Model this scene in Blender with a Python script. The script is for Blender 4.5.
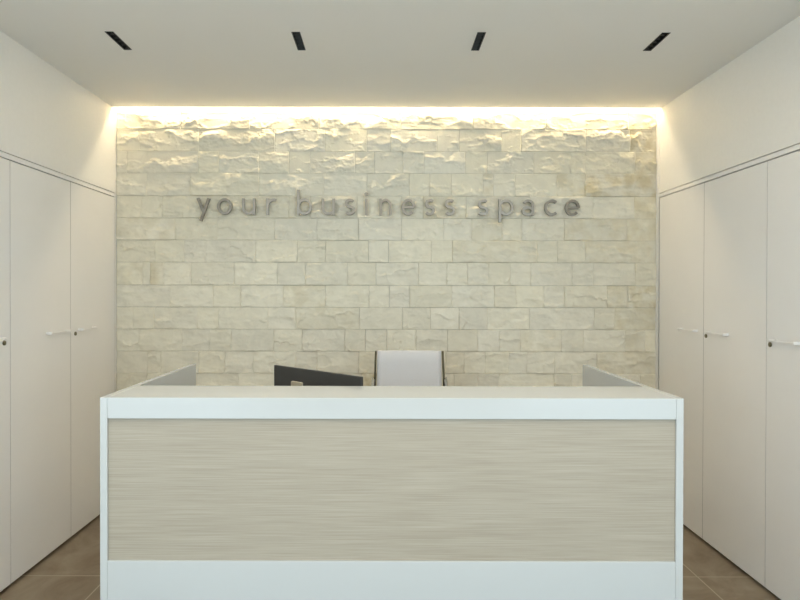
import bpy, bmesh, math, random
import numpy as np
from mathutils import Vector, Matrix

C = bpy.context.scene.collection
for o in list(bpy.data.objects):
    bpy.data.objects.remove(o)

# ------------------------------------------------------------------ camera
EYE = 1.446
F = 628.0
sc = bpy.context.scene
cd = bpy.data.cameras.new('camera')
cam = bpy.data.objects.new('camera', cd)
C.objects.link(cam)
cd.sensor_width = 36.0
cd.lens = 36.0 * F / 800.0
cd.shift_x = 16.0 / 800.0
cd.shift_y = -3.1 / 800.0
cam.matrix_world = (Matrix.Translation((0, 0, EYE)) @
                    Matrix.Rotation(math.radians(90 - 0.40), 4, 'X') @
                    Matrix.Rotation(math.radians(0.11), 4, 'Z'))
cd.clip_start = 0.05
sc.camera = cam

# ------------------------------------------------------------------ world, daylight, exposure
sc.view_settings.view_transform = 'Standard'
sc.view_settings.look = 'None'
sc.view_settings.gamma = 1.0
sc.view_settings.use_curve_mapping = False
sc.view_settings.exposure = 1.19
w = bpy.data.worlds.new('world')
sc.world = w
w.use_nodes = True
w.node_tree.nodes['Background'].inputs[0].default_value = (0.68, 0.855, 1.0, 1)
w.node_tree.nodes['Background'].inputs[1].default_value = 1.2

YW = 0.1                      # side walls stop here; unseen lobby widened to let daylight in
WL, WR = -1.823, 1.854        # room side planes
YS = 4.285                    # stone face
H = 2.686                     # ceiling
YB = -5.0                     # glazed front behind the camera


def area(name, loc, rot, sx, sy, power, col):
    l = bpy.data.lights.new(name, 'AREA')
    l.shape = 'RECTANGLE'
    l.size, l.size_y, l.energy, l.color = sx, sy, power, col
    o = bpy.data.objects.new(name, l)
    C.objects.link(o)
    o.location = loc
    o.rotation_euler = rot
    return o


# daylight through the glazed front
for sx_w in (-1, 1):
    area('daylight', (sx_w * 3.2, YB + 0.05, 1.40), (math.radians(90), 0, 0), 2.6, 2.5, 30.0, (0.52, 0.78, 1.0))
# unseen fill lamp added over the visitors' side to brighten the room
area('lobby_light', (0.0, 1.15, H - 0.03), (0, 0, 0), 3.2, 1.6, 18.5, (1.0, 0.91, 0.79))
LED_STRENGTH = 29.0
LED_COLOR = (1.0, 0.81, 0.53, 1)


# ------------------------------------------------------------------ helpers
def lin(c):
    out = []
    for v in c:
        v = v / 255.0
        out.append(v / 12.92 if v <= 0.04045 else ((v + 0.055) / 1.055) ** 2.4)
    return tuple(out) + (1.0,)


def mat(name, rgb, rough=0.5, metal=0.0, spec=0.5, coat=0.0):
    m = bpy.data.materials.new(name)
    m.use_nodes = True
    b = m.node_tree.nodes['Principled BSDF']
    b.inputs['Base Color'].default_value = lin(rgb)
    b.inputs['Roughness'].default_value = rough
    b.inputs['Metallic'].default_value = metal
    b.inputs['Specular IOR Level'].default_value = spec
    b.inputs['Coat Weight'].default_value = coat
    return m


def nodes(m):
    nt = m.node_tree
    return nt, nt.nodes, nt.links, nt.nodes['Principled BSDF']


def add_noise(m, rgb1, rgb2, scale=(1, 1, 1), nscale=5.0, detail=6, rough=0.6, bump=0.0, bumpdist=0.001, distort=0.0,
              lo=0.35, hi=0.65):
    """base colour varied between two close colours by an object-space noise"""
    nt, N, L, b = nodes(m)
    tc = N.new('ShaderNodeTexCoord')
    mp = N.new('ShaderNodeMapping')
    mp.inputs['Scale'].default_value = scale
    no = N.new('ShaderNodeTexNoise')
    no.inputs['Scale'].default_value = nscale
    no.inputs['Detail'].default_value = detail
    no.inputs['Roughness'].default_value = rough
    no.inputs['Distortion'].default_value = distort
    cr = N.new('ShaderNodeValToRGB')
    cr.color_ramp.elements[0].position = lo
    cr.color_ramp.elements[1].position = hi
    cr.color_ramp.elements[0].color = lin(rgb1)
    cr.color_ramp.elements[1].color = lin(rgb2)
    L.new(tc.outputs['Object'], mp.inputs[0])
    L.new(mp.outputs[0], no.inputs['Vector'])
    L.new(no.outputs['Fac'], cr.inputs[0])
    L.new(cr.outputs[0], b.inputs['Base Color'])
    if bump:
        bp = N.new('ShaderNodeBump')
        bp.inputs['Strength'].default_value = bump
        bp.inputs['Distance'].default_value = bumpdist
        L.new(no.outputs['Fac'], bp.inputs['Height'])
        L.new(bp.outputs[0], b.inputs['Normal'])
    return cr, no, mp


def box(bm, x0, x1, y0, y1, z0, z1):
    v = [bm.verts.new(p) for p in ((x0, y0, z0), (x1, y0, z0), (x1, y1, z0), (x0, y1, z0),
                                   (x0, y0, z1), (x1, y0, z1), (x1, y1, z1), (x0, y1, z1))]
    for f in ((0, 3, 2, 1), (4, 5, 6, 7), (0, 1, 5, 4), (1, 2, 6, 5), (2, 3, 7, 6), (3, 0, 4, 7)):
        bm.faces.new([v[i] for i in f])


def tube(bm, pts, rad, seg=12, cap=True, closed=False):
    """round tube through pts; rad a number or a list"""
    pts = [Vector(p) for p in pts]
    n = len(pts)
    rads = rad if isinstance(rad, (list, tuple)) else [rad] * n
    rings = []
    prev = None
    for i, p in enumerate(pts):
        if i == 0:
            d = pts[1] - pts[0]
        elif i == n - 1:
            d = pts[-1] - pts[-2]
        else:
            d = (pts[i + 1] - p).normalized() + (p - pts[i - 1]).normalized()
        d.normalize()
        if prev is None:
            a = Vector((0, 0, 1)) if abs(d.z) < 0.9 else Vector((1, 0, 0))
            u = d.cross(a).normalized()
        else:
            u = (prev - d * prev.dot(d)).normalized()
        prev = u
        v = d.cross(u)
        rings.append([bm.verts.new(p + (u * math.cos(2 * math.pi * k / seg) + v * math.sin(2 * math.pi * k / seg)) * rads[i])
                      for k in range(seg)])
    for a, b in zip(rings, rings[1:]):
        for k in range(seg):
            bm.faces.new((a[k], a[(k + 1) % seg], b[(k + 1) % seg], b[k]))
    if cap:
        bm.faces.new(rings[0][::-1])
        bm.faces.new(rings[-1])


def ribbon(bm, pts, wdt, y0, y1):
    """flat stroke of width wdt along pts in the XZ plane, from depth y0 to y1"""
    P = [Vector((p[0], 0, p[1])) for p in pts]
    n = len(P)
    rows = []
    for i in range(n):
        if i == 0:
            t = P[1] - P[0]
        elif i == n - 1:
            t = P[-1] - P[-2]
        else:
            t = (P[i + 1] - P[i]).normalized() + (P[i] - P[i - 1]).normalized()
        t.normalize()
        nn = Vector((-t.z, 0, t.x))
        k = 1.0
        if 0 < i < n - 1:
            c = t.dot((P[i + 1] - P[i]).normalized())
            k = 1.0 / max(c, 0.5)
        a = P[i] + nn * wdt * 0.5 * k
        b = P[i] - nn * wdt * 0.5 * k
        rows.append([bm.verts.new((a.x, y0, a.z)), bm.verts.new((b.x, y0, b.z)),
                     bm.verts.new((b.x, y1, b.z)), bm.verts.new((a.x, y1, a.z))])
    for r, s in zip(rows, rows[1:]):
        for k in range(4):
            bm.faces.new((r[k], r[(k + 1) % 4], s[(k + 1) % 4], s[k]))
    bm.faces.new(rows[0][::-1])
    bm.faces.new(rows[-1])


def obj(name, bm, m, parent=None, bevel=0.0, smooth=False, seg=2):
    bmesh.ops.recalc_face_normals(bm, faces=bm.faces[:])
    me = bpy.data.meshes.new(name)
    bm.to_mesh(me)
    bm.free()
    o = bpy.data.objects.new(name, me)
    C.objects.link(o)
    me.materials.append(m)
    if parent:
        o.parent = parent
        o.location = -parent.location if False else o.location
    if smooth:
        for p in me.polygons:
            p.use_smooth = True
    if bevel:
        b = o.modifiers.new('bevel', 'BEVEL')
        b.width = bevel
        b.segments = seg
        b.limit_method = 'ANGLE'
        b.angle_limit = math.radians(50)
        if not smooth:
            b.harden_normals = False
    return o


def boxo(name, dims, m, parent=None, bevel=0.0):
    bm = bmesh.new()
    box(bm, *dims)
    return obj(name, bm, m, parent, bevel)


def thing(name, label, cat, loc=(0, 0, 0), rz=0.0, group=None):
    o = bpy.data.objects.new(name, None)
    C.objects.link(o)
    o.empty_display_size = 0.05
    o.location = loc
    o.rotation_euler = (0, 0, rz)
    tag(o, label, cat, group)
    return o


def tag(o, label, cat, group=None):
    o['label'] = label
    o['category'] = cat
    if group:
        o['group'] = group
    return o


def struct(o, label=None):
    o['kind'] = 'structure'
    if label:
        o['label'] = label
    return o


def dup(root, loc, rz=None, label=None):
    r = root.copy()
    C.objects.link(r)
    r.location = loc
    if rz is not None:
        r.rotation_euler = (0, 0, rz)
    if label:
        r['label'] = label
    for ch in list(root.children):
        c = ch.copy()
        C.objects.link(c)
        c.parent = r
        for g in list(ch.children):
            d = g.copy()
            C.objects.link(d)
            d.parent = c
    return r


# ------------------------------------------------------------------ materials
M_paint = mat('wall_paint', (240, 238, 233), 0.55)
add_noise(M_paint, (239, 237, 232), (241, 239, 234), nscale=40, bump=0.05, bumpdist=0.0005)
M_ceil = mat('ceiling_paint', (243, 241, 236), 0.8)
M_cove = mat('cove_paint', (235, 233, 226), 0.7)
M_lacq = mat('white_lacquer', (238, 236, 233), 0.42)
add_noise(M_lacq, (237, 235, 232), (239, 237, 234), nscale=3)
M_bounce = mat('pale_lobby_floor', (214, 208, 196), 0.5)
add_noise(M_bounce, (208, 202, 190), (219, 213, 202), nscale=4)
M_rear = mat('taupe_wall_paint', (150, 138, 120), 0.7)
M_gap = mat('shadow_gap', (48, 46, 42), 0.8)
M_plinth = mat('plinth', (52, 48, 44), 0.6)
M_lam = mat('white_laminate', (197, 199, 197), 0.15)
M_lock = mat('lock_metal', (128, 121, 98), 0.4, 1.0)
M_black = mat('black_metal', (22, 21, 20), 0.45)
M_blackin = mat('black_reflector', (40, 38, 35), 0.25, 0.6)
M_mon = mat('dark_grey_plastic', (58, 56, 53), 0.45)
M_screen = mat('screen_glass', (14, 14, 16), 0.12)
M_tan = mat('stand_metal', (176, 165, 142), 0.35, 0.3)
M_chrome = mat('chrome', (205, 202, 196), 0.12, 1.0)
M_rail = mat('dark_bronze_rail', (84, 77, 58), 0.25, 0.8)  # polished metal, its dark reflections put into the base colour
M_fab = mat('pale_grey_mesh_fabric', (228, 227, 228), 0.75)
add_noise(M_fab, (225, 224, 225), (231, 230, 231), scale=(300, 300, 900), nscale=1, bump=0.2, bumpdist=0.0006)
M_kc = mat('dark_plastic', (40, 40, 41), 0.5)
M_steel = mat('brushed_steel', (140, 134, 124), 0.30, 1.0)
nt, N, L, b = nodes(M_steel)
tc = N.new('ShaderNodeTexCoord')
mp = N.new('ShaderNodeMapping')
mp.inputs['Scale'].default_value = (30, 30, 900)
no = N.new('ShaderNodeTexNoise')
no.inputs['Scale'].default_value = 1.0
bp = N.new('ShaderNodeBump')
bp.inputs['Strength'].default_value = 0.15
bp.inputs['Distance'].default_value = 0.0005
L.new(tc.outputs['Object'], mp.inputs[0])
L.new(mp.outputs[0], no.inputs['Vector'])
L.new(no.outputs['Fac'], bp.inputs['Height'])
L.new(bp.outputs[0], b.inputs['Normal'])

# pale washed oak, grain running along X
M_oak = mat('pale_oak_veneer', (190, 184, 168), 0.5)
nt, N, L, b = nodes(M_oak)
tc = N.new('ShaderNodeTexCoord')
mp = N.new('ShaderNodeMapping')
mp.inputs['Scale'].default_value = (0.9, 1, 11)
n1 = N.new('ShaderNodeTexNoise')
n1.inputs['Scale'].default_value = 2.2
n1.inputs['Detail'].default_value = 8
n1.inputs['Roughness'].default_value = 0.62
n1.inputs['Distortion'].default_value = 0.6
c1 = N.new('ShaderNodeValToRGB')
c1.color_ramp.elements[0].position = 0.30
c1.color_ramp.elements[1].position = 0.70
c1.color_ramp.elements[0].color = lin((172, 161, 143))
c1.color_ramp.elements[1].color = lin((181, 171, 154))
mp2 = N.new('ShaderNodeMapping')
mp2.inputs['Scale'].default_value = (2.6, 1, 250)
n2 = N.new('ShaderNodeTexNoise')
n2.inputs['Scale'].default_value = 1.6
n2.inputs['Detail'].default_value = 4
n2.inputs['Roughness'].default_value = 0.55
c2 = N.new('ShaderNodeValToRGB')
c2.color_ramp.elements[0].position = 0.36
c2.color_ramp.elements[1].position = 0.60
c2.color_ramp.elements[0].color = (0.84, 0.83, 0.81, 1)
c2.color_ramp.elements[1].color = (1, 1, 1, 1)
mx = N.new('ShaderNodeMix')
mx.data_type = 'RGBA'
mx.blend_type = 'MULTIPLY'
mx.inputs['Factor'].default_value = 1.0
L.new(tc.outputs['Object'], mp.inputs[0])
L.new(tc.outputs['Object'], mp2.inputs[0])
L.new(mp.outputs[0], n1.inputs['Vector'])
L.new(mp2.outputs[0], n2.inputs['Vector'])
L.new(n1.outputs['Fac'], c1.inputs[0])
L.new(n2.outputs['Fac'], c2.inputs[0])
L.new(c1.outputs[0], mx.inputs['A'])
L.new(c2.outputs[0], mx.inputs['B'])
L.new(mx.outputs['Result'], b.inputs['Base Color'])
bp = N.new('ShaderNodeBump')
bp.inputs['Strength'].default_value = 0.2
bp.inputs['Distance'].default_value = 0.0006
L.new(n2.outputs['Fac'], bp.inputs['Height'])
L.new(bp.outputs[0], b.inputs['Normal'])

# brown stone-look floor tiles with pale joints
M_floor = mat('brown_floor_tile', (120, 104, 84), 0.42)
nt, N, L, b = nodes(M_floor)
tc = N.new('ShaderNodeTexCoord')
n1 = N.new('ShaderNodeTexNoise')
n1.inputs['Scale'].default_value = 3.2
n1.inputs['Detail'].default_value = 9
n1.inputs['Roughness'].default_value = 0.62
n1.inputs['Distortion'].default_value = 1.2
c1 = N.new('ShaderNodeValToRGB')
c1.color_ramp.elements[0].position = 0.32
c1.color_ramp.elements[1].position = 0.70
c1.color_ramp.elements[0].color = lin((118, 101, 82))
c1.color_ramp.elements[1].color = lin((152, 139, 119))
br = N.new('ShaderNodeTexBrick')
br.offset = 0.0
br.inputs['Scale'].default_value = 1.0
br.inputs['Brick Width'].default_value = 0.75
br.inputs['Row Height'].default_value = 1.5
br.inputs['Mortar Size'].default_value = 0.0035
br.inputs['Mortar Smooth'].default_value = 0.0
br.inputs['Color1'].default_value = (0, 0, 0, 1)
br.inputs['Color2'].default_value = (0, 0, 0, 1)
br.inputs['Mortar'].default_value = (1, 1, 1, 1)
mp = N.new('ShaderNodeMapping')
mp.inputs['Location'].default_value = (-1.60 + 3.0, -3.19 + 4.5, 0)
mx = N.new('ShaderNodeMix')
mx.data_type = 'RGBA'
L.new(tc.outputs['Object'], n1.inputs['Vector'])
L.new(n1.outputs['Fac'], c1.inputs[0])
L.new(tc.outputs['Object'], mp.inputs[0])
L.new(mp.outputs[0], br.inputs['Vector'])
L.new(br.outputs['Color'], mx.inputs['Factor'])
L.new(c1.outputs[0], mx.inputs['A'])
mx.inputs['B'].default_value = lin((172, 161, 140))
L.new(mx.outputs['Result'], b.inputs['Base Color'])

# split-face limestone: own tint per stone comes from an attribute
M_stone = mat('split_face_limestone', (214, 209, 190), 0.85, spec=0.25)
nt, N, L, b = nodes(M_stone)
tc = N.new('ShaderNodeTexCoord')
at = N.new('ShaderNodeAttribute')
at.attribute_name = 'tint'
n1 = N.new('ShaderNodeTexNoise')
n1.inputs['Scale'].default_value = 9
n1.inputs['Detail'].default_value = 8
n1.inputs['Roughness'].default_value = 0.65
n1.inputs['Distortion'].default_value = 0.8
c1 = N.new('ShaderNodeValToRGB')
c1.color_ramp.elements[0].position = 0.30
c1.color_ramp.elements[1].position = 0.62
c1.color_ramp.elements[0].color = (0.89, 0.89, 0.885, 1)
c1.color_ramp.elements[1].color = (1, 1, 1, 1)
mx = N.new('ShaderNodeMix')
mx.data_type = 'RGBA'
mx.blend_type = 'MULTIPLY'
mx.inputs['Factor'].default_value = 1.0
# ochre staining, strength held per stone in the attribute's alpha
n2 = N.new('ShaderNodeTexNoise')
n2.inputs['Scale'].default_value = 11
n2.inputs['Detail'].default_value = 5
c2 = N.new('ShaderNodeValToRGB')
c2.color_ramp.elements[0].position = 0.40
c2.color_ramp.elements[1].position = 0.62
mu = N.new('ShaderNodeMath')
mu.operation = 'MULTIPLY'
mx2 = N.new('ShaderNodeMix')
mx2.data_type = 'RGBA'
mx2.inputs['B'].default_value = lin((206, 188, 142))
bp = N.new('ShaderNodeBump')
bp.inputs['Strength'].default_value = 0.45
bp.inputs['Distance'].default_value = 0.0022
n3 = N.new('ShaderNodeTexNoise')
n3.inputs['Scale'].default_value = 60
n3.inputs['Detail'].default_value = 6
n3.inputs['Roughness'].default_value = 0.6
for n_ in (n1, n2, n3):
    L.new(tc.outputs['Object'], n_.inputs['Vector'])
L.new(n1.outputs['Fac'], c1.inputs[0])
L.new(at.outputs['Color'], mx.inputs['A'])
L.new(c1.outputs[0], mx.inputs['B'])
L.new(n2.outputs['Fac'], c2.inputs[0])
L.new(c2.outputs[0], mu.inputs[0])
L.new(at.outputs['Alpha'], mu.inputs[1])
L.new(mu.outputs[0], mx2.inputs['Factor'])
L.new(mx.outputs['Result'], mx2.inputs['A'])
L.new(mx2.outputs['Result'], b.inputs['Base Color'])
L.new(n3.outputs['Fac'], bp.inputs['Height'])
L.new(bp.outputs[0], b.inputs['Normal'])

M_led = bpy.data.materials.new('led_diffuser')
M_led.use_nodes = True
b = M_led.node_tree.nodes['Principled BSDF']
b.inputs['Base Color'].default_value = (0.9, 0.9, 0.9, 1)
b.inputs['Emission Color'].default_value = LED_COLOR
b.inputs['Emission Strength'].default_value = LED_STRENGTH

# ------------------------------------------------------------------ setting
struct(boxo('wall_rear', (-1.85, 1.85, YB - 0.2, YB, 0.0, H), M_rear))  # unseen panel added so the middle sign letters reflect something dark
struct(boxo('trim_7', (-4.5, 4.5, YB, 0.79, -0.12, 0.0), M_bounce), 'pale floor of the entrance')  # added out of view to bounce light onto the ceiling
struct(boxo('floor', (-4.5, 4.5, 0.79, YS + 0.2, -0.12, 0.0), M_floor))

DOORTOP = 2.086
SLOT = 0.068
YE = YS - SLOT                      # ceiling edge before the light cove
LX = (-1.312, -0.423, 0.463, 1.342)   # downlight centres
LY0, LY1, LW = 2.998, 3.222, 0.0205

bm = bmesh.new()
box(bm, -4.5, 4.5, YB, 0.05, H, H + 0.12)
box(bm, -2.6, 2.6, 0.05, LY0, H, H + 0.12)
xs = [-2.6] + [v for x in LX for v in (x - LW, x + LW)] + [2.6]
for i in range(0, len(xs), 2):
    box(bm, xs[i], xs[i + 1], LY0, LY1, H, H + 0.12)
box(bm, -2.6, 2.6, LY1, YE, H, H + 0.09)
struct(obj('ceiling', bm, M_ceil))
# light cove above the stone
bm = bmesh.new()
box(bm, -2.6, 2.6, YE - 0.02, YS + 0.2, H + 0.09, H + 0.15)
box(bm, -2.6, 2.6, YS + 0.012, YS + 0.2, H - 0.0, H + 0.09)
struct(obj('trim_1', bm, M_cove), 'white light cove above the stone wall')
led = thing('led_light_strip', 'glowing warm LED strip running in the slot above the stone wall', 'light', (0, YS - 0.020, H + 0.062))
led.rotation_euler = (math.radians(-72), 0, 0)
boxo('channel', (WL + 0.005, WR - 0.005, -0.010, 0.010, 0.004, 0.012), M_chrome, led)
boxo('diffuser', (WL + 0.006, WR - 0.006, -0.009, 0.009, -0.001, 0.0038), M_led, led)

# side walls: plain panel above the cabinets, flush with the doors
CY0, CY1 = 2.452, 4.250         # cabinet run
for side, x0, s in (('left', WL, -1), ('right', WR, 1)):
    bm = bmesh.new()
    a, c = sorted((x0, x0 + s * 0.55))
    box(bm, a, c, YW, YS + 0.2, DOORTOP + 0.032, H + 0.14)        # upper panel
    box(bm, a, c, YW, CY0 - 0.002, 0.0, DOORTOP + 0.032)           # wall nearer than the cabinets
    a2, c2 = sorted((x0 + s * 0.53, x0 + s * 0.62))
    box(bm, a2, c2, YW, YS + 0.2, 0.0, H + 0.14)
    box(bm, a, c, CY1 + 0.002, YS + 0.2, 0.0, DOORTOP + 0.032)
    struct(obj('wall_' + side, bm, M_paint, bevel=0.0008, seg=1))
    # thin strip between the two shadow grooves
    bm = bmesh.new()
    a, c = sorted((x0, x0 + s * 0.02))
    box(bm, a, c, CY0, CY1, DOORTOP + 0.0045, DOORTOP + 0.0275)
    struct(obj('trim_2' if s < 0 else 'trim_3', bm, M_lacq))
    bm = bmesh.new()
    a, c = sorted((x0 + s * 0.02, x0 + s * 0.53))
    box(bm, a, c, CY0, CY1, DOORTOP + 0.001, DOORTOP + 0.032)
    struct(obj('trim_4' if s < 0 else 'trim_5', bm, M_gap))
# raised white edge strip where the right side meets the stone
struct(boxo('trim_6', (WR - 0.003, WR - 0.0003, 4.237, YS - 0.002, 0.0, H - 0.003), M_paint), 'white edge strip beside the stone wall')

# ------------------------------------------------------------------ stone wall
rng = np.random.RandomState(7)


def make_noise(seed):
    r = np.random.RandomState(seed)
    G = r.rand(256, 256)

    def f(x, y):
        xi = np.floor(x).astype(int)
        yi = np.floor(y).astype(int)
        fx = x - xi
        fy = y - yi
        fx = fx * fx * (3 - 2 * fx)
        fy = fy * fy * (3 - 2 * fy)
        a = G[xi % 256, yi % 256]
        b_ = G[(xi + 1) % 256, yi % 256]
        c_ = G[xi % 256, (yi + 1) % 256]
        d_ = G[(xi + 1) % 256, (yi + 1) % 256]
        return (a * (1 - fx) + b_ * fx) * (1 - fy) + (c_ * (1 - fx) + d_ * fx) * fy - 0.5
    return f


NA, NB_, NC = make_noise(1), make_noise(2), make_noise(3)


def fbm(f, x, y, oct=4, g=0.5):
    s = 0
    a = 1
    for k in range(oct):
        s = s + a * f(x * 2 ** k + 17.3 * k, y * 2 ** k + 5.1 * k)
        a *= g
    return s


JIT = np.random.RandomState(11).rand(64, 64, 2) - 0.5

# course joints read off the photograph (pixels), converted to metres on the wall
rows_px = [
    [181, 250, 318.5, 401, 472, 545, 627],
    [139.8, 199.3, 274.8, 324.6, 366.6, 390, 436.9, 458.8, 500.8, 520.4, 584.8, 629],
    [127.2, 198.4, 218.9, 259, 288.8, 310.1, 355, 374.2, 402.4, 423.8, 464.9, 486.4, 533, 569.9, 584.8, 633.7],
    [146.8, 190.2, 259, 323.8, 366.6, 408.9, 429.4, 450.9, 482.4, 492.9, 514.4, 556.3, 584.4],
    [141.5, 162.5, 289, 310, 357, 400.7, 422.9, 465.8, 529.5, 592, 633.7],
    [175.6, 217.6, 274.4, 316.8, 358.4, 401.4, 443.4, 471.4, 501.6, 521.3, 563.6, 626.5],
    [155.2, 184.4, 205.7, 255.5, 297.2, 325.5, 368.4, 388.4, 430.8, 452.1, 536.4, 556.7, 584.8],
    [142.9, 150.6, 163.9, 191.4, 234.6, 277.4, 305.4, 347.4, 375.9, 418.2, 446.5, 467.2, 488.2, 509.9, 530.4, 571.7, 592.9, 634.6],
    [170.4, 213.3, 240.9, 283.5, 325.5, 368.9, 389.1, 409.4, 451.8, 494.1, 515.6, 543.5, 563.9, 606.5, 627.4],
    [133.6, 154.6, 197.5, 218.5, 268.1, 295.8, 359.6, 402.4, 430.4, 458.8, 487.1, 529.5, 593.8, 614.3],
    [139.4, 182.1, 209.8, 231.6, 273.9, 302.4, 344.8, 365.4, 386.7, 415.9, 447.4, 477.5, 499.4, 520, 561.2, 583, 624.7, 645],
    [147.6, 160.8, 199.3, 225, 253.4, 295.8, 316.8, 358.8, 400, 446, 464, 485, 508.6, 526.8, 554.5, 596.6],
    [147.3, 196.6, 238.6, 290, 325, 361.5, 376.5, 420, 454, 478, 499, 554, 571, 640],
]
PX = YS / F
tops_px = [109.3, 128.8, 150.9, 172.8, 195.4, 217.5, 239.5, 261.6, 284.4, 306.4, 328.4, 350.4, 372.4, 394.4]


def wx(px):
    return (px - 384) * PX


def wz(py):
    return EYE - (py - 291.5) * PX


stones = []   # x0,x1,z0,z1,row
for r, js in enumerate(rows_px):
    xs = [WL] + [wx(j) for j in js] + [WR]
    z1 = H if r == 0 else wz(tops_px[r])
    z0 = wz(tops_px[r + 1])
    for a, c in zip(xs, xs[1:]):
        stones.append((a, c, z0, z1, r))
z = wz(tops_px[-1])
r = 13
while z > 0.001:
    z0 = max(z - 0.1505, 0.0)
    x = WL
    while x < WR - 0.001:
        nx = x + rng.choice([0.145, 0.19, 0.29, 0.29, 0.42])
        if nx > WR - 0.1:
            nx = WR
        stones.append((x, nx, z0, z, r))
        x = nx
    z = z0
    r += 1

ochre = {}     # (row, x px inside) -> strength


def stain(row, px, k):
    x = wx(px)
    for i, s_ in enumerate(stones):
        if s_[4] == row and s_[0] <= x < s_[1]:
            ochre[i] = k


for a in ((0, 640, .6), (1, 640, .7), (2, 640, .65), (2, 575, .1), (3, 600, .8), (3, 570, .5), (3, 487, .5), (4, 640, .5), (5, 120, .3),
          (5, 640, .45), (5, 600, .35), (6, 600, .35), (7, 158, .6), (7, 125, .3), (8, 640, .9), (8, 615, .4), (9, 640, .5),
          (8, 300, .3), (9, 320, .25), (10, 640, .35), (11, 620, .3), (12, 368, 1.3), (4, 320, .5), (4, 450, .4), (4, 350, .25),
          (10, 540, .25), (5, 480, .2), (6, 480, .2)):
    stain(*a)

V, Fc, T = [], [], []
base = 0
for i, (x0, x1, z0, z1, r) in enumerate(stones):
    g = 0.0007
    xa, xb, za, zb = x0 + g, x1 - g, z0 + g, z1 - g
    if r == 0:
        zb = z1 - 0.0005
    step = 0.0045 if r < 14 else 0.006
    nx = max(3, int(round((xb - xa) / step)) + 1)
    nz = max(3, int(round((zb - za) / step)) + 1)
    X, Z = np.meshgrid(np.linspace(xa, xb, nx), np.linspace(za, zb, nz))
    so = rng.rand(2) * 200
    # domain warp gives the chips wavy crests
    wxx = X + 0.030 * fbm(NA, X * 14 + so[0], Z * 14 + so[1], 4, 0.6)
    wzz = Z + 0.034 * fbm(NB_, X * 14 + so[1], Z * 20 + so[0], 4, 0.6)
    hgt = np.full(X.shape, 1.0)
    wst = xb - xa
    cells = max(2, int(wst / 0.10))
    rough = 1.15 if r < 4 else (1.0 if r < 7 else 0.66)
    if rng.rand() < 0.25:
        rough *= 0.5
    hmin = None
    for k in range(cells):                        # each cell one chipped bulge with an upper and a lower facet
        cx = xa + wst * (k + 0.5) / cells + rng.uniform(-0.03, 0.03)
        cz = za + (zb - za) * rng.uniform(0.35, 0.75)
        top = 0.014 + rng.uniform(-0.003, 0.007)
        up = rng.uniform(0.18, 0.42) * rough
        dn = rng.uniform(0.02, 0.20) * rough
        sx_ = rng.uniform(-0.08, 0.08) * rough
        ax = rng.uniform(0.06, 0.2) * rough
        p = top + sx_ * (wxx - cx) - np.maximum(0, wzz - cz) * up - np.maximum(0, cz - wzz) * dn \
            - np.maximum(0, np.abs(wxx - cx) - 0.02) * ax
        hmin = p if hmin is None else np.maximum(hmin, p)
    hgt = hmin
    # extra conchoidal cuts
    for k in range(rng.randint(2, 5)):
        cx, cz = rng.uniform(xa, xb), rng.uniform(za, zb)
        R_ = rng.uniform(0.03, 0.07)
        d2 = ((wxx - cx) / 2.4) ** 2 + (wzz - cz) ** 2
        cut = 0.004 * rough + hgt * 0 + rng.uniform(0.002, 0.008)
        bowl = 0.011 - rough * 0.010 * np.clip(1 - d2 / (R_ * R_), 0, 1) ** 0.5
        hgt = np.where(d2 < R_ * R_, np.minimum(hgt, bowl + (hgt - 0.011) * 0.35), hgt)
    hgt = hgt + 0.0045 * rough * fbm(NC, X * 22 + so[0], Z * 34 + so[1], 5, 0.55)
    rd = 1 - np.abs(2.2 * fbm(NB_, X * 9 + so[1], Z * 26 + so[0], 3, 0.5))
    hgt = hgt + (0.0030 if r < 4 else 0.0022) * rd * (1 - 0.5 * (r > 8))
    # shell-shaped bowls left by the chisel
    cw, chh = 0.095, 0.050
    U = (wxx * 0.5 + X * 0.5) / cw + so[0]
    W_ = (wzz * 0.5 + Z * 0.5) / chh + so[1]
    iu, iw = np.floor(U).astype(int), np.floor(W_).astype(int)
    F1 = np.full(X.shape, 9.0)
    for du in (-1, 0, 1):
        for dw in (-1, 0, 1):
            qx, qy = iu + du, iw + dw
            jx = 0.5 + 0.45 * 2 * JIT[qx % 64, qy % 64, 0]
            jy = 0.5 + 0.45 * 2 * JIT[qx % 64, qy % 64, 1]
            F1 = np.minimum(F1, (qx + jx - U) ** 2 + (qy + jy - W_) ** 2)
    bowl = np.clip(F1, 0, 0.7) / 0.7
    hgt = hgt + (0.0085 if r < 2 else 0.0065 if r < 5 else 0.0028) * (bowl - 0.45)
    d = np.minimum(np.minimum(X - xa, xb - X), np.minimum(Z - za, zb - Z))
    fall = np.clip(d / 0.007, 0, 1)
    edge = 0.0065 + rng.uniform(-0.0012, 0.0018)
    k_ = 0.72 + 0.28 * fall * fall * (3 - 2 * fall)
    hgt = edge + (hgt - edge) * k_
    if r == 0:                                   # sawn margin under the cove
        t_ = np.clip((zb - Z - 0.018) / 0.02, 0, 1)
        hgt = 0.007 + (hgt - 0.007) * t_
    hgt = np.clip(hgt, 0.0008, 0.028)
    # surround ring pushed back to the bed
    Y = YS - hgt
    n = nx * nz
    V.append(np.stack([X.ravel(), Y.ravel(), Z.ravel()], 1))
    idx = np.arange(n).reshape(nz, nx) + base
    q = np.stack([idx[:-1, :-1], idx[:-1, 1:], idx[1:, 1:], idx[1:, :-1]], -1).reshape(-1, 4)
    Fc.append(q)
    # skirt
    ring = np.concatenate([idx[0, :], idx[1:, -1], idx[-1, -2::-1], idx[-2:0:-1, 0]])
    rp = V[-1][ring - base].copy()
    rp[:, 1] = YS + 0.010
    V.append(rp)
    m_ = len(ring)
    rb = np.arange(m_) + base + n
    nxt = np.roll(np.arange(m_), -1)
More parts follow.
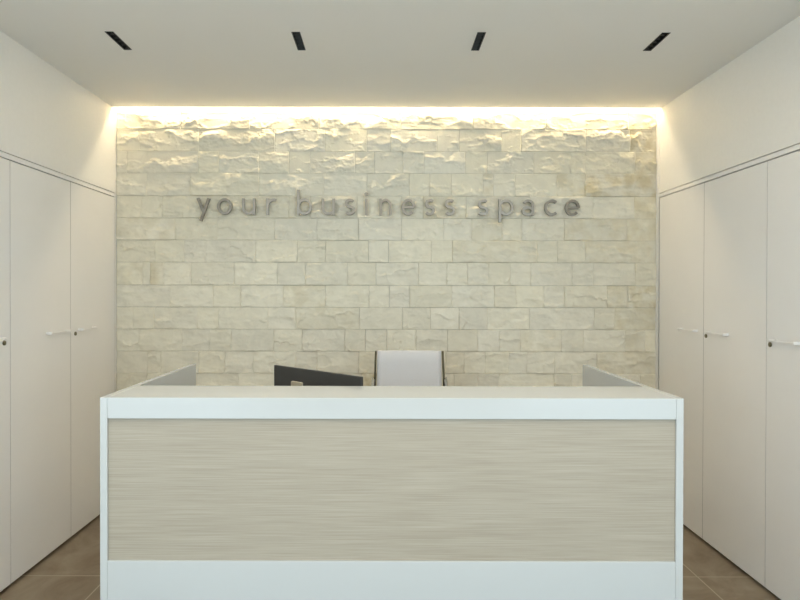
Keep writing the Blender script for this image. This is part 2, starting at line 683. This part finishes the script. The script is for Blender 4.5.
    Fc.append(np.stack([ring, rb, rb[nxt], ring[nxt]], -1))
    # own colour of the stone
    bcol = np.array([0.93, 0.865, 0.70]) * (1 + rng.uniform(-0.055, 0.04))
    warm = rng.uniform(-1, 1)
    bcol = bcol * np.array([1 + 0.005 * warm, 1, 1 - 0.022 * warm])
    T.append(np.tile(np.append(bcol, 0.75 * ochre.get(i, 0.0)), (n + m_, 1)))
    base += n + m_

V = np.concatenate(V).astype(np.float32)
Fc = np.concatenate(Fc).astype(np.int32)
T = np.concatenate(T).astype(np.float32)
# flat bed behind the stones
nb = len(V)
bed = np.array([[WL, YS + 0.006, 0], [WR, YS + 0.006, 0], [WR, YS + 0.006, H], [WL, YS + 0.006, H],
                [WL, YS + 0.2, 0], [WR, YS + 0.2, 0], [WR, YS + 0.2, H], [WL, YS + 0.2, H]], np.float32)
V = np.concatenate([V, bed])
T = np.concatenate([T, np.tile([0.36, 0.34, 0.28, 0], (8, 1)).astype(np.float32)])
bf = np.array([[0, 1, 2, 3], [5, 4, 7, 6], [4, 0, 3, 7], [1, 5, 6, 2], [3, 2, 6, 7], [4, 5, 1, 0]], np.int32) + nb
Fc = np.concatenate([Fc, bf])
me = bpy.data.meshes.new('wall_back')
me.vertices.add(len(V))
me.vertices.foreach_set('co', V.ravel())
me.loops.add(Fc.size)
me.loops.foreach_set('vertex_index', Fc.ravel())
me.polygons.add(len(Fc))
me.polygons.foreach_set('loop_start', np.arange(0, Fc.size, 4, dtype=np.int32))
me.update(calc_edges=True)
att = me.attributes.new('tint', 'FLOAT_COLOR', 'POINT')
att.data.foreach_set('color', T.ravel())
me.materials.append(M_stone)
wb = bpy.data.objects.new('wall_back', me)
C.objects.link(wb)
struct(wb, 'back wall of pale split-face limestone blocks')

# ------------------------------------------------------------------ cabinets along both sides


def make_cabinet(side, ya, yb, seams, handles, locks, label):
    """ya..yb the run in Y; seams the door joints; handles (y0,y1) per door; locks y per door"""
    s = -1 if side == 'left' else 1
    x0 = WL if s < 0 else WR
    t = thing('cabinet', label, 'cabinet', (x0, (ya + yb) / 2, 0), 0, 'white built-in cabinets along the ' + side + ' side')
    yc = (ya + yb) / 2

    def sx(a, c):
        return tuple(sorted((s * a, s * c)))
    a, c = sx(0.026, 0.52)
    boxo('carcass', (a, c, ya - yc + 0.001, yb - yc - 0.001, 0.016, DOORTOP - 0.001), M_gap, t)
    a, c = sx(0.045, 0.50)
    boxo('plinth', (a, c, ya - yc + 0.001, yb - yc - 0.001, 0.0, 0.015), M_plinth, t)
    for sm in seams[1:] if len(seams) > 2 else seams[-1:]:
        a, c = sx(0.0004, 0.0245)
        e_ = yb - yc if sm == yb else sm - yc
        boxo('seal', (a, c, e_ - 0.0014, min(e_ + 0.0014, yb - yc), 0.018, DOORTOP - 0.002), M_gap, t)  # dark strip standing in for the shade in the door gap
    for (d0, d1), hd, lk in zip(zip(seams, seams[1:]), handles, locks):
        a, c = sx(0.0, 0.0245)
        dr = boxo('door', (a, c, d0 - yc + 0.0016, d1 - yc - 0.0016, 0.018, DOORTOP - 0.0015), M_lacq, t)
        if hd:
            bm = bmesh.new()
            for yy in (hd[0] + 0.008, hd[1] - 0.008):
                a, c = sx(-0.030, 0.001)
                box(bm, a, c, yy - 0.007 - yc, yy + 0.007 - yc, 1.215, 1.230)
            a, c = sx(-0.032, -0.024)
            box(bm, a, c, hd[0] - yc, hd[1] - yc, 1.218, 1.226)
            obj('handle', bm, M_lacq, dr, 0.002)
        if lk:
            bm = bmesh.new()
            tube(bm, [(s * 0.001, lk - yc, 1.200), (-s * 0.005, lk - yc, 1.200)], 0.0115, 20)
            tube(bm, [(-s * 0.005, lk - yc, 1.200), (-s * 0.0065, lk - yc, 1.200)], [0.0085, 0.0075], 20)
            lo = obj('lock', bm, M_lock, dr)
            lo['label'] = 'dark metal key lock'
    return t


make_cabinet('left', 3.064, 4.250, [3.064, 3.654, 4.250], [(3.390, 3.602), (3.745, 3.935)], [None, 3.706],
             'white two-door cabinet on the left, nearest the stone wall')
make_cabinet('left', 2.452, 3.063, [2.452, 3.063], [(2.780, 2.985)], [3.011],
             'white single-door cabinet at the left edge of the photo, door partly cut off')
make_cabinet('right', 3.044, 4.250, [3.044, 3.642, 4.232], [(3.372, 3.572), (3.705, 3.910)], [3.610, None],
             'white two-door cabinet on the right, nearest the stone wall')
make_cabinet('right', 2.452, 3.043, [2.452, 3.043], [(2.790, 2.985)], [3.010],
             'white single-door cabinet at the right edge of the photo, door partly cut off')

# ------------------------------------------------------------------ reception desk
DX0, DX1 = -0.909, 0.9605
DY0, DY1 = 2.008, 2.960
DT = 1.108
PT = 0.023
desk = thing('reception_desk', 'white reception desk with pale wood-grain front panel and raised counter', 'desk', (0, DY0, 0))


def dbox(name, x0, x1, y0, y1, z0, z1, m, bevel=0.001):
    return boxo(name, (x0, x1, y0 - DY0, y1 - DY0, z0, z1), m, desk, bevel)


dbox('side_panel', DX0, DX0 + PT, DY0, DY1, 0.0, DT, M_lam)
dbox('side_panel', DX1 - PT, DX1, DY0, DY1, 0.0, DT, M_lam)
ix0, ix1 = DX0 + PT + 0.0004, DX1 - PT - 0.0004
dbox('counter_top', ix0, ix1, DY0, 2.268, DT - 0.067, DT, M_lam)
p = dbox('front_panel', ix0, ix1, DY0 + 0.007, DY0 + 0.034, 0.584, DT - 0.0675, M_oak, 0.0005)
p['label'] = 'pale washed oak wood-grain panel'
dbox('lower_panel', ix0, ix1, DY0, DY0 + 0.034, 0.0, 0.5835, M_lam)
dbox('worktop', ix0, ix1, DY0 + 0.035, 2.86, 0.712, 0.74, M_lam)
dbox('back_rail', ix0, ix1, DY0 + 0.035, DY0 + 0.055, 0.7405, DT - 0.0675, M_lam)

# ------------------------------------------------------------------ monitor on the inner worktop
ml = Vector((-0.474, 2.705, 0))
mr = Vector((-0.086, 2.327, 0))
mc = (ml + mr) / 2
ang = math.atan2(mr.y - ml.y, mr.x - ml.x)
mon = thing('monitor', 'dark grey flat computer monitor seen from behind over the desk counter', 'monitor', (mc.x, mc.y, 0.741), ang)
W2 = (mr - ml).length / 2
MT = 1.1325 - 0.741
boxo('housing', (-W2, W2, 0.0, 0.014, 0.060, MT), M_mon, mon, 0.002)
boxo('back_cover', (-W2 + 0.07, W2 - 0.07, -0.018, 0.0005, 0.09, MT - 0.10), M_mon, mon, 0.006)
boxo('screen', (-W2 + 0.010, W2 - 0.010, 0.0139, 0.0155, 0.078, MT - 0.010), M_screen, mon)
bm = bmesh.new()
box(bm, -0.033, 0.031, -0.092, -0.078, 0.006, MT - 0.036)
box(bm, -0.022, 0.022, -0.078, -0.016, 0.20, 0.26)
s_ = obj('stand_neck', bm, M_tan, mon, 0.004)
s_['label'] = 'pale metallic stand neck'
bm = bmesh.new()
tube(bm, [(0, -0.03, 0.0005), (0, -0.03, 0.008), (0, -0.03, 0.011)], [0.115, 0.115, 0.108], 40)
obj('stand_base', bm, M_tan, mon)

# ------------------------------------------------------------------ office chair
CX, CYY = 0.156, 3.66
ch = thing('office_chair', 'light grey office chair with metal side rails behind the desk, facing the counter', 'chair', (CX, CYY, 0))
ch.scale = (1, 1, 0.994)
# local: chair faces -Y (towards the desk); the backrest is at +Y
prof = [(0.14, 0.475), (0.168, 0.50), (0.178, 0.56), (0.170, 0.66), (0.165, 0.78), (0.172, 0.90), (0.190, 1.02), (0.204, 1.088), (0.212, 1.094)]


def sheet(bm, prof_, hw, th, bow=0.012, nx_=14):
    rowsA, rowsB = [], []
    for (y, z_) in prof_:
        ra, rb_ = [], []
        for k in range(nx_ + 1):
            u = -1 + 2 * k / nx_
            by = bow * (1 - u * u)
            ra.append(bm.verts.new((u * hw, y + by, z_)))
            rb_.append(bm.verts.new((u * hw, y + by + th, z_)))
        rowsA.append(ra)
        rowsB.append(rb_)
    for R_ in (rowsA, rowsB):
        for a, c in zip(R_, R_[1:]):
            for k in range(nx_):
                bm.faces.new((a[k], a[k + 1], c[k + 1], c[k]))
    for k in range(nx_):
        bm.faces.new((rowsA[0][k], rowsA[0][k + 1], rowsB[0][k + 1], rowsB[0][k]))
        bm.faces.new((rowsA[-1][k], rowsA[-1][k + 1], rowsB[-1][k + 1], rowsB[-1][k]))
    for j in range(len(prof_) - 1):
        for e in (0, -1):
            bm.faces.new((rowsA[j][e], rowsA[j + 1][e], rowsB[j + 1][e], rowsB[j][e]))


bm = bmesh.new()
sheet(bm, prof, 0.197, 0.010)
obj('backrest', bm, M_fab, ch, smooth=True)
for s in (-1, 1):
    bm = bmesh.new()
    hw = 0.2055
    pr = [(0.130, 0.44), (0.165, 0.47), (0.185, 0.52), (0.188, 0.60), (0.178, 0.70), (0.174, 0.80), (0.180, 0.92), (0.196, 1.02), (0.212, 1.092)]
    rr = []
    for (y, z_) in pr:
        o_ = 0.006 * max(0, (1.09 - z_)) / 0.2 if z_ > 0.89 else 0.006
        xx = s * (hw + o_)
        rr.append([bm.verts.new((xx + dx, y + dy, z_)) for dx, dy in ((-0.006, -0.014), (0.006, -0.014), (0.006, 0.014), (-0.006, 0.014))])
    for a, c in zip(rr, rr[1:]):
        for k in range(4):
            bm.faces.new((a[k], a[(k + 1) % 4], c[(k + 1) % 4], c[k]))
    bm.faces.new(rr[0][::-1])
    bm.faces.new(rr[-1])
    r_ = obj('side_rail', bm, M_rail, ch, 0.002)
    # armrest loop bolted to the rail
    bm = bmesh.new()
    xx = s * 0.222
    tube(bm, [(s * 0.216, 0.178, 0.925), (xx, 0.165, 0.915), (xx + s * 0.008, 0.12, 0.80), (xx + s * 0.016, 0.05, 0.705), (xx + s * 0.02, -0.04, 0.68),
              (xx + s * 0.02, -0.15, 0.675), (xx + s * 0.02, -0.185, 0.655), (xx + s * 0.016, -0.18, 0.60), (xx, -0.12, 0.50), (s * 0.205, -0.08, 0.47)],
         0.010, 12)
    tube(bm, [(s * 0.207, 0.180, 0.922), (s * 0.230, 0.180, 0.922)], 0.013, 16)
    ar = obj('armrest', bm, M_chrome, ch, smooth=True)
    boxo('arm_pad', (min(xx, xx + s * 0.04), max(xx, xx + s * 0.04), -0.16, 0.03, 0.688, 0.702), M_kc, ar, 0.005)
bm = bmesh.new()
sheet(bm, [(0, 0), (1, 0)], 0.2, 0.01) if False else None
# seat cushion
prs = [(-0.285, 0.430), (-0.270, 0.462), (-0.22, 0.474), (-0.05, 0.468), (0.10, 0.462), (0.16, 0.470)]
top, bot = [], []
for (y, z_) in prs:
    top.append([bm.verts.new((-0.2 + 0.4 * k / 10, y, z_ - 0.006 * (1 - (k / 5 - 1) ** 2))) for k in range(11)])
    bot.append([bm.verts.new((-0.2 + 0.4 * k / 10, y, z_ - 0.032)) for k in range(11)])
for R_ in (top, bot):
    for a, c in zip(R_, R_[1:]):
        for k in range(10):
            bm.faces.new((a[k], a[k + 1], c[k + 1], c[k]))
for k in range(10):
    for e in (0, -1):
        bm.faces.new((top[e][k], top[e][k + 1], bot[e][k + 1], bot[e][k]))
for j in range(len(prs) - 1):
    for e in (0, -1):
        bm.faces.new((top[j][e], top[j + 1][e], bot[j + 1][e], bot[j][e]))
obj('seat', bm, M_fab, ch, 0.004, smooth=True)
bm = bmesh.new()
box(bm, -0.204, 0.204, -0.06, 0.10, 0.405, 0.430)
box(bm, -0.05, 0.05, -0.08, 0.08, 0.375, 0.405)
tube(bm, [(-0.204, 0.02, 0.44), (0.204, 0.02, 0.44)], 0.009, 12)
obj('seat_mechanism', bm, M_chrome, ch, 0.003)
bm = bmesh.new()
tube(bm, [(0, 0, 0.10), (0, 0, 0.24)], 0.025, 20)
tube(bm, [(0, 0, 0.24), (0, 0, 0.39)], 0.014, 20)
obj('gas_lift', bm, M_chrome, ch)
for k in range(5):
    a = math.radians(90 + 72 * k)
    dx, dy = math.cos(a), math.sin(a)
    bm = bmesh.new()
    tube(bm, [(0.018 * dx, 0.018 * dy, 0.112), (0.15 * dx, 0.15 * dy, 0.10), (0.285 * dx, 0.285 * dy, 0.082)], [0.020, 0.016, 0.012], 12)
    leg = obj('leg', bm, M_chrome, ch, smooth=True)
    bm = bmesh.new()
    px_, py_ = 0.285 * dx, 0.285 * dy
    tube(bm, [(px_, py_, 0.05), (px_, py_, 0.078)], 0.007, 10)
    for q in (-1, 1):
        cx_, cy_ = px_ - dy * 0.012 * q, py_ + dx * 0.012 * q
        tube(bm, [(cx_ - dy * 0.008 * q, cy_ + dx * 0.008 * q, 0.0275), (cx_, cy_, 0.0275)], 0.027, 20)
    cs = obj('caster', bm, M_kc, leg)

# ------------------------------------------------------------------ ceiling downlights (switched off)


def make_light(label):
    t = thing('ceiling_light', label, 'light', (LX[0], (LY0 + LY1) / 2, H), 0, 'black recessed linear downlights')
    hl = (LY1 - LY0) / 2
    bm = bmesh.new()
    wl = LW
    for a in ((-wl, -wl + 0.003, -hl, hl), (wl - 0.003, wl, -hl, hl), (-wl + 0.003, wl - 0.003, -hl, -hl + 0.003), (-wl + 0.003, wl - 0.003, hl - 0.003, hl)):
        box(bm, a[0], a[1], a[2], a[3], -0.0015, 0.05)
    box(bm, -wl, wl, -hl, hl, 0.05, 0.053)
    obj('housing', bm, M_black, t)
    n = 5
    pitch = (2 * hl - 0.008) / n
    for k in range(n):
        y0 = -hl + 0.004 + pitch * k
        bm = bmesh.new()
        # tapering square reflector cell
        a_ = wl - 0.0035
        q = [bm.verts.new(p_) for p_ in ((-a_, y0, 0.002), (a_, y0, 0.002), (a_, y0 + pitch, 0.002), (-a_, y0 + pitch, 0.002))]
        ym = y0 + pitch / 2
        w_ = [bm.verts.new((0.011 * math.cos(math.pi * 2 * (j + .5) / 4 + math.pi), ym + 0.011 * math.sin(math.pi * 2 * (j + .5) / 4 + math.pi), 0.035)) for j in range(4)]
        for j in range(4):
            bm.faces.new((q[j], q[(j + 1) % 4], w_[(j + 1) % 4], w_[j]))
        bm.faces.new(w_)
        obj('reflector', bm, M_blackin, t)
    return t


names = ['leftmost of the four black slot downlights in the ceiling',
         'second black slot downlight from the left, above the letters of "your"',
         'third black slot downlight from the left, above the end of "business"',
         'rightmost of the four black slot downlights in the ceiling']
names = ['black recessed slot downlight nearest the left cabinets, leftmost of four',
         'black recessed slot downlight in the ceiling, second of four from the left',
         'black recessed slot downlight in the ceiling, second of four from the right',
         'black recessed slot downlight nearest the right cabinets, rightmost of four']
l0 = make_light(names[0])
for x, nme in zip(LX[1:], names[1:]):
    dup(l0, (x, (LY0 + LY1) / 2, H), label=nme)

# ------------------------------------------------------------------ sign letters "your business space"
YF = YS - 0.058            # letter front plane
YK = YS - 0.036            # letter back plane
LP = YF / F                # metres per pixel at the letters
SW = 2.7 * LP


def arc(cx, cy, rx, ry, a0, a1, n=22):
    return [(cx + rx * math.cos(math.radians(a0 + (a1 - a0) * k / n)), cy + ry * math.sin(math.radians(a0 + (a1 - a0) * k / n))) for k in range(n + 1)]


# glyph strokes: x 0..1 over the letter's width, z 0..1 from baseline to x-height (0 and 1 are outer edges)
def glyph(c, wpx):
    hpx = 16.4
    h = 1.35      # half stroke in px
    R = []
    w_ = wpx
    l, r_, b_, t_ = h, w_ - h, h, hpx - h
    cx, cy = w_ / 2, hpx / 2
    rx, ry = w_ / 2 - h, hpx / 2 - h
    if c == 'o':
        R.append(arc(cx, cy, rx, ry, 0, 360, 44))
    elif c == 'c':
        R.append(arc(cx + 0.6, cy, rx + 0.6, ry, 48, 312, 36))
    elif c == 'e':
        R.append([(l, cy - 0.1), (r_, cy - 0.1)] )
        R.append(arc(cx, cy, rx, ry, 0, 318, 40))
    elif c == 'y':
        R.append([(l, hpx), (cx + 0.3, 2.0)])
        R.append([(r_, hpx), (w_ * 0.30, -6.4)])
    elif c == 'u':
        rad = rx
        R.append([(l, hpx), (l, b_ + rad)] + arc(cx, b_ + rad, rx, rad, 180, 360, 18)[1:] )
        R.append([(r_, hpx), (r_, 0)])
    elif c == 'n':
        R.append([(l, hpx), (l, 0)])
        R.append([(l, t_ - rx)] + arc(cx, t_ - rx, rx, rx, 180, 0, 18)[1:] + [(r_, 0)])
    elif c == 'r':
        R.append([(l, hpx), (l, 0)])
        R.append(arc(l + 6.6, hpx - h - 6.2, 6.6, 6.2, 180, 75, 14))
    elif c == 'b':
        R.append([(l, 25.2), (l, 0)])
        R.append(arc(cx, cy, rx, ry, 0, 360, 44))
    elif c == 'p':
        R.append([(l, hpx), (l, -6.8)])
        R.append(arc(cx, cy, rx, ry, 0, 360, 44))
    elif c == 'i':
        R.append([(w_ / 2, hpx), (w_ / 2, 0)])
        R.append('dot')
    elif c == 's':
        q = ry / 2
        pts = arc(cx + 0.2, cy + q, rx - 0.5, q, 38, 180, 14) + arc(cx + 0.2, cy + q, rx - 0.5, q, 180, 262, 8)[1:]
        pts += arc(cx - 0.2, cy - q, rx - 0.3, q, 82, 0, 8)[0:] + arc(cx - 0.2, cy - q, rx - 0.3, q, 0, -146, 14)[1:]
        R.append(pts)
    elif c == 'a':
        R.append(arc(cx - 0.2, hpx - h - 4.4, rx - 0.6, 4.4, 150, 0, 16) + [(r_ - 0.8, 0)] if False else
                 arc(cx - 0.1, t_ - 4.6, rx - 0.2, 4.6, 152, 0, 16) + [(r_ - 0.3, 0)])
        R.append(arc(cx - 0.3, b_ + 3.3, rx - 0.1, 3.5, 0, 360, 36))
    return R


letters = [('y', 196.3, 210.0), ('o', 216.9, 231.9), ('u', 241.9, 255.2), ('r', 266.0, 275.0),
           ('b', 296.8, 311.9), ('u', 321.4, 334.8), ('s', 344.0, 355.6), ('i', 364.6, 367.6), ('n', 379.2, 391.4), ('e', 401.2, 415.2),
           ('s', 424.0, 435.2), ('s', 444.0, 455.4),
           ('s', 477.0, 488.8), ('p', 498.4, 513.4), ('a', 521.8, 534.2), ('c', 544.2, 558.2), ('e', 565.0, 579.6)]
words = ['your'] * 4 + ['business'] * 8 + ['space'] * 5
desc = {
    0: 'letter y at the left end of the wall sign', 1: 'letter o between y and u in the word your',
    2: 'letter u between o and r in the word your', 3: 'letter r ending the word your',
    4: 'tall letter b starting the word business', 5: 'letter u beside the b in the word business',
    6: 'first letter s in business, between u and i', 7: 'dotted letter i in the word business',
    8: 'letter n between i and e in the word business', 9: 'letter e beside the double s in business',
    10: 'letter s right after the e in business', 11: 'last letter s, ending the word business',
    12: 'letter s starting the word space', 13: 'letter p with descender in the word space',
    14: 'letter a between p and c in the word space', 15: 'letter c between a and e in the word space',
    16: 'letter e at the right end of the wall sign'}
BASEPY = 213.9
for i, (c, xa, xb) in enumerate(letters):
    zb = EYE - (BASEPY + (xa - 200) * 0.0017 - 291.5) * LP
    x0 = (xa - 384) * LP
    t = thing('sign_letter', 'brushed metal ' + desc[i], 'letter', (x0, YK, zb), 0, 'metal letters of the wall sign')
    bm = bmesh.new()
    pins = []
    strokes = glyph(c, xb - xa)
    depth = YF - YK
    for j, st in enumerate(strokes):
        if st == 'dot':
            cxp = (xb - xa) / 2
            tube(bm, [(cxp * LP, depth, 21.0 * LP), (cxp * LP, 0, 21.0 * LP)], 1.9 * LP, 24)
            pins.append([(cxp * LP, 0.0002, 21.0 * LP), (cxp * LP, YS - 0.001 - YK, 21.0 * LP)])
            continue
        eps = 0.0003 * j
        ribbon(bm, [(a * LP, q * LP) for a, q in st], SW, depth + eps, 0.0 - eps)
        n = len(st)
        for kk in ((n // 4, (3 * n) // 4) if n > 3 else (0,)):
            a, q = st[kk]
            if n <= 3:
                a, q = (st[0][0] * 0.6 + st[1][0] * 0.4, st[0][1] * 0.6 + st[1][1] * 0.4)
            pins.append([(a * LP, 0.0002, q * LP), (a * LP, YS - 0.001 - YK, q * LP)])
    obj('letter_face', bm, M_steel, t, 0.0008, seg=1)
    for pn in pins:
        bm = bmesh.new()
        tube(bm, pn, 0.003, 8)
        obj('standoff_pin', bm, M_steel, t)
